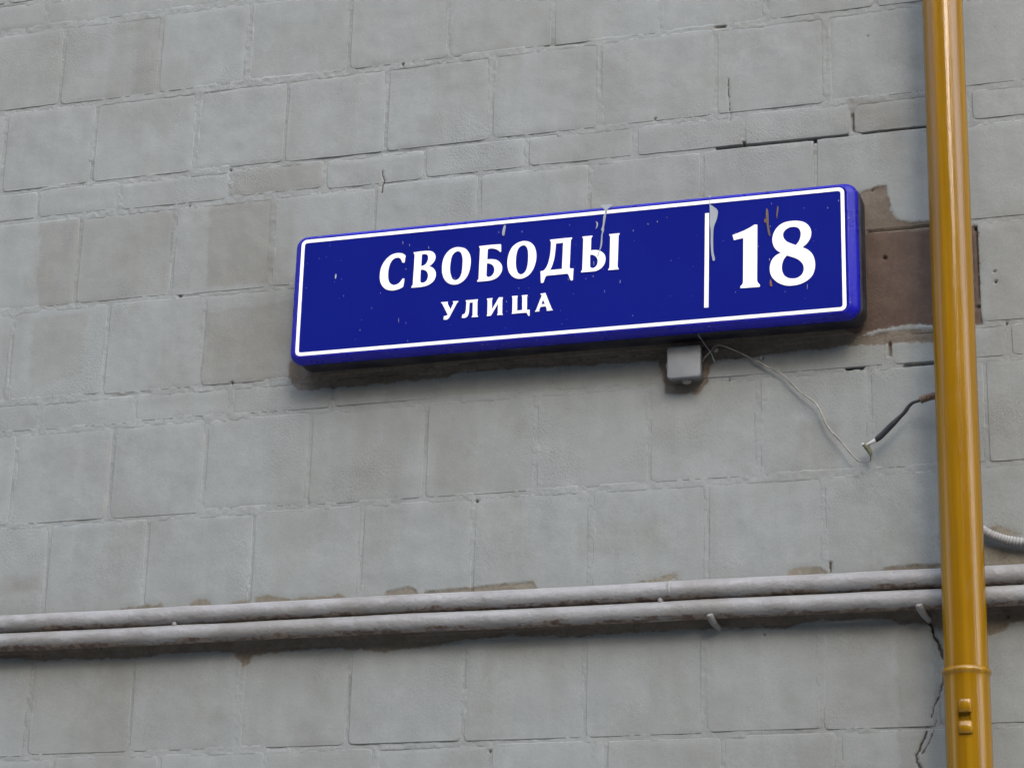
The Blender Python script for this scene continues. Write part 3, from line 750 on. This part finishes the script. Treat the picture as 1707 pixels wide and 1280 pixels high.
# ---- lettering: outlines; a '*' ends a straight-cornered point
def parse(s, ox, oy, k):
    out = []
    for tok in s.split():
        c = tok.endswith('*'); x, y = tok.rstrip('*').split(',')
        out.append((ox+float(x)/k, oy+float(y)/k, c))
    return out
def smooth_outline(pts, n=6):
    N = len(pts); out = []
    P = [np.array(p[:2]) for p in pts]; C = [p[2] for p in pts]
    for i in range(N):
        a, b = P[i], P[(i+1) % N]
        pa = P[i-1] if not C[i] else 2*a-b
        pb = P[(i+2) % N] if not C[(i+1) % N] else 2*b-a
        if C[i] and C[(i+1) % N]: out.append(a); continue
        for k in range(n):
            t = k/n
            out.append(0.5*((2*a)+(-pa+b)*t+(2*pa-5*a+4*b-pb)*t*t+(-pa+3*a-3*b+pb)*t**3))
    return np.array(out)
def flat_shape(name, outlines, mat, parent, off=SD, thick=0.0005, raise_=0.0008):
    """outlines measured -> flat shape lying on the sign face"""
    cu = bpy.data.curves.new(name, 'CURVE'); cu.dimensions = '2D'; cu.fill_mode = 'BOTH'; cu.extrude = thick
    for ol in outlines:
        pts = WX(smooth_outline(ol), off)
        sp = cu.splines.new('POLY'); sp.points.add(len(pts)-1)
        for q, (x, z) in zip(sp.points, pts): q.co = (x, z, 0, 1)
        sp.use_cyclic_u = True
    tmp = bpy.data.objects.new('tmp', cu); COL.objects.link(tmp)
    dg = bpy.context.evaluated_depsgraph_get()
    me = bpy.data.meshes.new_from_object(tmp.evaluated_get(dg))
    bpy.data.objects.remove(tmp)
    me.transform(Matrix(((1, 0, 0, 0), (0, 0, -1, -off-raise_), (0, 1, 0, 0), (0, 0, 0, 1))))
    me.name = name; me.materials.clear(); me.materials.append(mat)
    o = bpy.data.objects.new(name, me); COL.objects.link(o); adopt(o, parent)
    return o
K1, K2 = 1707/120.0, 1707/100.0
A, B_, C_, D_ = (624, 404, K1), (734, 394, K1), (840, 384, K1), (940, 380, K1)
E_, F_ = (730, 480, K2), (826, 470, K2)
G_, H_ = (1210, 370, 853/80.0), (1270, 360, 9.85)
PXL = (0, 0, 1.0)
LET = [
 [(A, '745,318* 700,285 640,264 565,260 470,278 370,330 270,425 200,530 160,630 140,740 134,840 145,930 180,1020 240,1090 310,1128 390,1143 470,1140 560,1120 640,1085 690,1050* 717,872* 703,862 672,868* 640,915 590,970 530,1005 470,1018 410,1000 365,960 340,900 328,820 330,720 345,620 370,530 410,450 460,400 510,375 560,368 610,382 645,425 665,480* 690,490 720,480*')],
 [(A, '940,245* 1120,218 1260,208 1340,213 1400,240 1440,285 1455,345 1445,410 1410,475 1360,530 1300,575* 1350,590 1410,625 1450,690 1462,760 1450,840 1410,915 1340,980 1260,1025 1180,1050 1090,1065 885,1082* 885,1055* 910,1020 918,990* 960,330* 958,300 940,265*'),
  (A, '1130,300* 1160,288 1200,283 1250,295 1275,330 1280,390 1265,450 1230,510 1180,550 1112,575*'),
  (A, '1105,652* 1165,655 1220,675 1260,720 1278,790 1265,860 1235,920 1185,955 1140,965 1105,950 1092,915*')],
 [(B_, '440,262 350,272 250,315 160,395 100,490 62,600 45,720 45,840 65,940 105,1030 170,1100 250,1138 330,1148 420,1135 510,1090 590,1020 650,930 690,830 715,720 725,600 718,500 690,410 640,335 570,285'),
  (B_, '415,358 350,385 300,440 265,520 245,630 232,760 238,860 260,950 295,1015 350,1045 410,1030 460,985 500,900 520,800 530,680 535,570 522,470 495,400 455,365')],
 [(B_, '928,240* 1200,210 1440,192* 1445,345* 1435,372 1415,372* 1385,345 1330,312 1260,295 1190,295 1128,308* 1115,555* 1180,548 1260,550 1340,568 1410,615 1455,680 1470,750 1460,830 1425,900 1370,965 1290,1015 1190,1050 1080,1065 882,1082* 882,1055* 905,1025 912,1000* 945,310* 940,285 928,262*'),
  (B_, '1108,645* 1170,650 1225,675 1265,720 1285,790 1275,860 1240,920 1200,955 1150,970 1115,960 1095,930*')],
 [(C_, '490,260 400,275 300,320 210,395 150,490 110,600 88,720 88,840 105,940 145,1030 210,1100 290,1142 370,1153 460,1140 550,1095 630,1025 695,930 735,830 765,710 772,590 760,490 730,400 680,330 600,278'),
  (C_, '460,360 395,385 345,440 312,520 292,630 283,760 288,850 305,940 340,1015 400,1050 455,1035 505,990 545,910 568,800 578,690 580,580 570,480 545,410 505,368')],
 [(C_, '1098,230* 1300,207 1618,175* 1618,200* 1595,225 1588,260* 1560,860* 1565,890 1590,910 1652,905* 1638,1165* 1625,1190 1595,1190 1575,1170* 1540,1075 1520,1045 1480,1035 1280,1055 1060,1075 1015,1085 985,1115 940,1240* 920,1252 890,1250* 880,1225 872,975* 930,965 970,935 1010,880 1050,790 1085,660 1108,520 1118,380 1118,280 1098,250*'),
  (C_, '1235,318* 1408,300* 1380,920* 1092,948* 1130,880 1170,770 1200,650 1220,500 1230,400')],
 [(D_, '440,213* 680,188* 678,210* 655,240 650,275* 640,540* 700,530 770,530 850,545 920,585 970,645 990,730 980,810 945,890 890,955 820,1000 730,1032 600,1045 410,1060* 412,1035* 435,1000 440,960* 465,290* 460,255 442,230*'),
  (D_, '625,640* 690,645 750,675 795,740 805,800 790,870 755,925 710,952 670,955 632,935 622,900*'),
  (D_, '1080,155* 1325,132* 1322,155* 1300,185 1298,230* 1275,900* 1280,935 1300,960* 1297,985* 1052,1007* 1055,985* 1080,955 1085,920* 1102,230* 1098,205 1080,180*')],
 [(E_, '97,412* 285,397* 285,420 275,440* 362,615* 450,430* 430,405 430,385* 580,375* 580,395 540,440* 350,800 310,865 265,900 220,910 165,903* 165,880 178,805* 235,798 285,768* 120,440* 97,430')],
 [(E_, '795,360* 1140,328* 1140,350 1128,370* 1122,780* 1140,805 1140,825* 965,838* 970,815 990,785* 998,415* 905,425* 895,560 885,680 860,780 815,835 760,858 680,855* 685,835 705,760* 750,750 780,710 800,630 810,500 815,400* 795,375*')],
 [(PXL, '812.0,498.2* 821.1,497.1* 820.9,498.6 820.2,500.2* 820.2,516.3* 831.9,496.1* 838.3,495.9* 838.2,497.2 837.7,498.7* 837.1,522.1* 838.1,523.6 838.0,525.1* 828.9,525.5* 829.2,524.2 830.1,522.7* 830.4,506.3* 818.5,526.6* 811.9,527.2* 812.0,525.7 812.7,523.9* 813.1,501.1* 812.1,499.3')],
 [(F_, '472,410* 635,398* 632,420 622,450* 615,825* 765,803* 765,430* 748,405 748,388* 915,373* 912,395 900,420* 895,790* 920,800 975,793* 972,940* 965,968 935,965* 905,905 870,880 620,900 468,912* 472,890 482,870* 488,470* 475,435*')],
 [(F_, '1282,345* 1410,320* 1430,340 1600,760* 1632,800* 1625,812 1465,828* 1455,815 1468,790* 1430,695* 1280,715* 1250,790* 1258,840* 1130,853* 1130,840 1165,790* 1320,400* 1310,375 1285,360'),
  (F_, '1355,505* 1408,630* 1305,640*')],
 [(G_, '120,240* 310,165 420,110 500,62 525,53 560,55* 555,1020* 565,1070 605,1120* 608,1150* 595,1158* 450,1168* 265,1182* 258,1150* 295,1110 308,1070* 312,290* 145,328*')],
 [(H_, '520,85 610,88 700,110 770,165 805,230 812,300 790,380 740,455 665,520* 740,550 810,605 855,680 875,780 868,880 835,970 780,1035 700,1090 600,1130 480,1148 380,1142 280,1105 200,1045 150,970 132,880 142,790 175,715 230,655 312,607* 250,570 205,515 180,450 175,370 195,290 240,210 310,145 400,103'),
  (H_, '560,485* 610,420 635,350 640,280 620,225 580,192 520,182 450,195 385,235 352,290 352,340 375,390 430,435'),
  (H_, '412,652* 365,710 338,780 328,850 340,920 370,980 430,1020 500,1032 580,1020 650,975 685,910 690,850 670,790 620,735 550,695')],
]
for i, L in enumerate(LET):
    flat_shape('digit' if i >= 12 else 'letter', [parse(s, *c) for c, s in L], M_WHITE, fp)
flat_shape('divider_bar', [parse('1175.6,356.2* 1182.3,355.6* 1181.2,512.6* 1174.0,513.2*', *PXL)], M_WHITE, fp)
# paint runs and splashes that dripped on the sign
I_ = (980, 330, 853/80.0); J_ = (1160, 320, 614/60.0)
DR = 0.0016
flat_shape('paint_run', [parse('232,132* 340,128 440,118* 430,150 395,175 365,200 352,225 340,270 328,300 318,360 308,420 298,480 290,520 288,580 282,610 268,640 262,700 260,780 252,850 240,890 222,930 205,980 190,1030 178,1052* 170,1045 185,1000 200,950 218,890 228,830 236,760 240,690 248,640 255,600 240,568 258,520 268,480 274,400 282,330 300,290 310,250 300,225 280,195 255,170', *I_)], M_DRIP, fp, raise_=DR)
flat_shape('paint_run', [parse('145,420* 175,440 182,470 172,520 140,560* 155,510 160,470 150,440', *I_)], M_DRIP, fp, raise_=DR)
flat_shape('paint_run', [parse('190,62* 260,66 262,85 245,112 238,112 230,85', *J_)], M_DRIP, fp, raise_=DR)
flat_shape('paint_run', [parse('235,150* 243,150* 248,225 280,238 320,270 360,300 378,345 372,410 355,480 325,560 308,620 300,700 297,800 298,900 300,1000 310,1070 326,1130 322,1172 300,1180 288,1165 283,1130 270,1080 262,980 256,850 256,720 254,640 242,560 244,400 238,260', *J_)], M_DRIP, fp, raise_=DR)
flat_shape('paint_run', [parse('841,376* 843.5,377 842.5,384 841,393* 838,393.5* 837.6,388 839,381', *PXL)], M_DRIP, fp, raise_=DR)
flat_shape('brown_run', [parse('1277.5,348* 1280.5,351 1281.5,365 1282,378 1284.5,392 1283,394.5* 1280.5,388 1278.5,376 1277,362', *PXL)], M_BROWN, fp, raise_=DR)
flat_shape('brown_run', [parse('1296,344* 1298,346 1297,356 1295.5,366* 1294.5,358', *PXL)], M_BROWN, fp, raise_=DR)
flat_shape('rust_run', [parse('1284.5,466* 1286,468 1287.5,476 1287,478* 1284,477 1283.5,471', *PXL)], M_RED, fp, raise_=DR)
flat_shape('rust_run', [parse('1275,365* 1277,366 1277,372* 1274.4,371', *PXL)], M_RED, fp, raise_=DR)
def specks():
    V, F = [], []
    r2 = np.random.default_rng(5)
    L = [(560, 461, 3, 9), (620, 514, 1.5, 1.5), (672, 405, .8, 6), (683, 409, .8, 4), (715, 413, .8, 5), (1346, 478, .6, 9), (1283, 433, 1.2, 4), (1398, 335, 1, 3), (1380, 347, .9, 3),
         (990, 439, .6, 8), (989, 461, 1, 2.5), (1034, 470, .8, 6), (1008, 486, .6, 5), (1056, 385, 1, 3), (1096, 370, 1.2, 2.5), (665, 534, .6, 9), (677, 449, .8, 3)]
    for _ in range(80):
        x = r2.uniform(510, 1400); y = r2.uniform(405, 585)-0.088*(x-510)
        L.append((x, y, r2.uniform(.35, .75), r2.choice([.6, .8, 1.2, 2.5, 3.5])))
    for x, y, w, l in L:
        if y < 322+0.088*(1405-x): continue
        p = W(x, y, SD); sw, sl = w*.0007, l*.0007; sk = r2.uniform(-.25, .1) if l > 3 else 0
        i = len(V)
        ring = [(-1, 0), (-.6, .8), (.3, 1), (1, .2), (.7, -.8), (-.4, -1)]
        V += [(p.x+a*sw+b*sl*sk, -SD-.0014, p.z+b*sl) for a, b in ring]+[(p.x, -SD+.0002, p.z)]
        F += [tuple(range(i, i+6))[::-1]]+[(i+k, i+(k+1) % 6, i+6) for k in range(6)]
    tag(mesh_obj('paint_specks', V, F, M_DRIP, fp, smooth=False), kind='stuff')
specks()

# ------------------------------------------------------------------ junction box
JD = 0.040
f_tl, f_tr, f_br, f_bl = W(1111, 578, JD), W(1166, 573.5, JD), W(1168.5, 627, JD), W(1112, 632, JD)
jx0, jx1, jz0, jz1 = (f_tl.x+f_bl.x)/2, (f_tr.x+f_br.x)/2, (f_bl.z+f_br.z)/2, (f_tl.z+f_tr.z)/2
jb = empty('junction_box', ((jx0+jx1)/2, 0, jz0), 'small square grey junction box under the street sign', 'junction box')
def box_loops(name, loops, mat, cap0, cap1):
    V = []
    for o, d in loops:
        V += [(x, -d, z) for x, z in rrect(jx0-o, jx1+o, jz0-o, jz1+o, max(.001, .008+o), 5)]
    n = len(V)//len(loops)
    F = [(i*n+k, (i+1)*n+k, (i+1)*n+(k+1) % n, i*n+(k+1) % n) for i in range(len(loops)-1) for k in range(n)]
    if cap0: F.append(tuple(range(n)))
    if cap1: F.append(tuple((len(loops)-1)*n+k for k in range(n))[::-1])
    return mesh_obj(name, V, F, mat, jb)
box_loops('lid', [(-.0035, JD), (-.0012, JD-.0006), (0, JD-.0025), (.0002, JD-.012), (-.001, JD-.013)], M_BOX, True, False)
box_loops('base', [(-.0022, JD-.0115), (-.002, JD-.015), (-.003, -.004)], M_BOXLOW, False, True)
def gland(c, axis, name='cable_gland'):
    c = np.array(c); axis = np.array(axis, float)
    ts = np.array([-.006, 0, .002, .005, .0075, .009]); rs = np.array([.0105, .0105, .0115, .010, .0075, .004])
    tube(name, [c+axis*t for t in ts], rs, M_GLAND, jb, 18)
gland((jx0+.002, -.018, (jz0+jz1)/2), (-1, 0, 0)); gland(((jx0+jx1)/2+.002, -.018, jz0+.002), (0, 0, -1))

# ------------------------------------------------------------------ cables
def px_path(L, n=8): return cat_rom([tuple(W(x, y, o)) for x, y, o in L], n)
wr = empty('loose_cable', tuple(W(1195, 583, 0)), 'thin paint splashed pale cable drooping from the junction box', 'cable')
pa = px_path([(1160, 612, .018), (1169, 603, .014), (1178, 592, .010), (1186, 584, .010), (1191, 577.5, .012), (1198, 575, .012), (1208, 577, .010), (1230, 586, .008), (1256, 599, .008), (1280, 612, .009),
              (1302, 623, .010), (1318, 638, .012), (1332, 652, .013), (1346, 662, .014), (1359, 672, .015), (1369, 688, .016), (1375, 703, .017), (1384, 717, .018),
              (1396, 729, .019), (1407, 742, .020), (1417, 754, .021), (1426, 764, .022), (1436, 770, .022), (1450, 769, .022)], 8)
s = np.linspace(0, 1, len(pa))
tube('sheath', pa, np.interp(s, [0, .3, .55, .7, .85, 1], [.0019, .0016, .0018, .0022, .0020, .0011])*(1+.25*sn(s*10, s*0, .12, 71)), M_WIRE, wr, 10)
tube('olive_tip', px_path([(1451, 769, .022), (1451.5, 762, .023), (1451, 756, .024), (1448, 749, .025), (1443, 743, .026), (1436.5, 740, .027)], 6),
     np.interp(np.linspace(0, 1, 31), [0, .2, .45, .75, 1], [.0012, .0016, .0046, .0062, .0026]), M_OLIVE, wr, 12)
tube('cut_end', px_path([(1437, 742, .0275), (1437.5, 739.5, .029), (1440, 741, .030)], 4), [.0026, .0024, .002, .002, .002, .002, .002, .002, .0016], M_FOAM, wr, 8)
cl = empty('cable_clip', tuple(W(1193, 583, 0)), 'tiny round nail head pinning the pale cable beside the junction box', 'clip')
c = W(1193, 583, .016)
tube('nail_head', [(c.x, .004, c.z), (c.x, -.012, c.z), (c.x, -.0125, c.z), (c.x, -.0165, c.z), (c.x, -.018, c.z)], [.0018, .0018, .0058, .0058, .003], M_GLAND, cl, 14)
th = empty('frayed_thread', tuple(W(1178, 575, 0)), 'fine pale blue thread hanging from the sign bottom behind the cable', 'thread')
tube('strand', px_path([(1163, 557, .052), (1168, 564, .045), (1176, 576, .035), (1185, 588, .022), (1188, 595, .014), (1191, 604, .004)], 6),
     np.interp(np.linspace(0, 1, 31), [0, .6, .8, .92, 1], [.0007, .0008, .0012, .0020, .0008]), M_THREAD, th, 8)
bc = empty('cut_black_cable', tuple(W(1530, 668, 0)), 'cut black cable sticking out of a brown corrugated sleeve behind the drainpipe', 'cable')
pa = px_path([(1570, 656, .060), (1552, 661, .052), (1540, 664, .050), (1531, 668, .048), (1522, 671, .046), (1515, 677, .044), (1508, 687, .042), (1499, 696, .040), (1489, 706, .038), (1479, 716, .035), (1469, 726, .033), (1459, 734.5, .031)], 8)
tube('black_sheath', pa, np.interp(np.linspace(0, 1, len(pa)), [0, .35, .5, .6, .72, .95, 1], [.0032, .0033, .0042, .0040, .0060, .0064, .0046]), M_BLACK, bc, 14)
tube('white_core', px_path([(1463, 731, .0318), (1456, 736, .031), (1449, 739.5, .030), (1444, 742, .029)], 6), np.interp(np.linspace(0, 1, 19), [0, .3, 1], [.0045, .0048, .0022]), M_FOAM, bc, 12)
pa = px_path([(1600, 648, .030), (1580, 653, .040), (1560, 659, .050), (1546, 662.5, .050), (1534, 667, .048)], 24)
tube('corrugated_sleeve', pa, .0078*(1+.10*np.sin(np.arange(len(pa))*1.1)), M_SLEEVE, bc, 16)
tube('wall_plug', [tuple(W(1600, 648, .032)), tuple(W(1603, 647, .012)), tuple(W(1604, 647, -.02))], .0085, M_SLEEVE, bc, 12)
cd = empty('corrugated_conduit', tuple(W(1690, 895, 0)), 'white ribbed conduit curving away right of the drainpipe', 'conduit')
pa = px_path([(1610, 868, .012), (1630, 878, .013), (1648, 889, .014), (1668, 897, .014), (1690, 902, .014), (1720, 904, .014), (1780, 900, .014), (1860, 893, .014), (1960, 889, .014)], 30)
tube('conduit', pa, .0092*(1+.10*np.sin(np.arange(len(pa))*0.95)), M_CONDUIT, cd, 18)
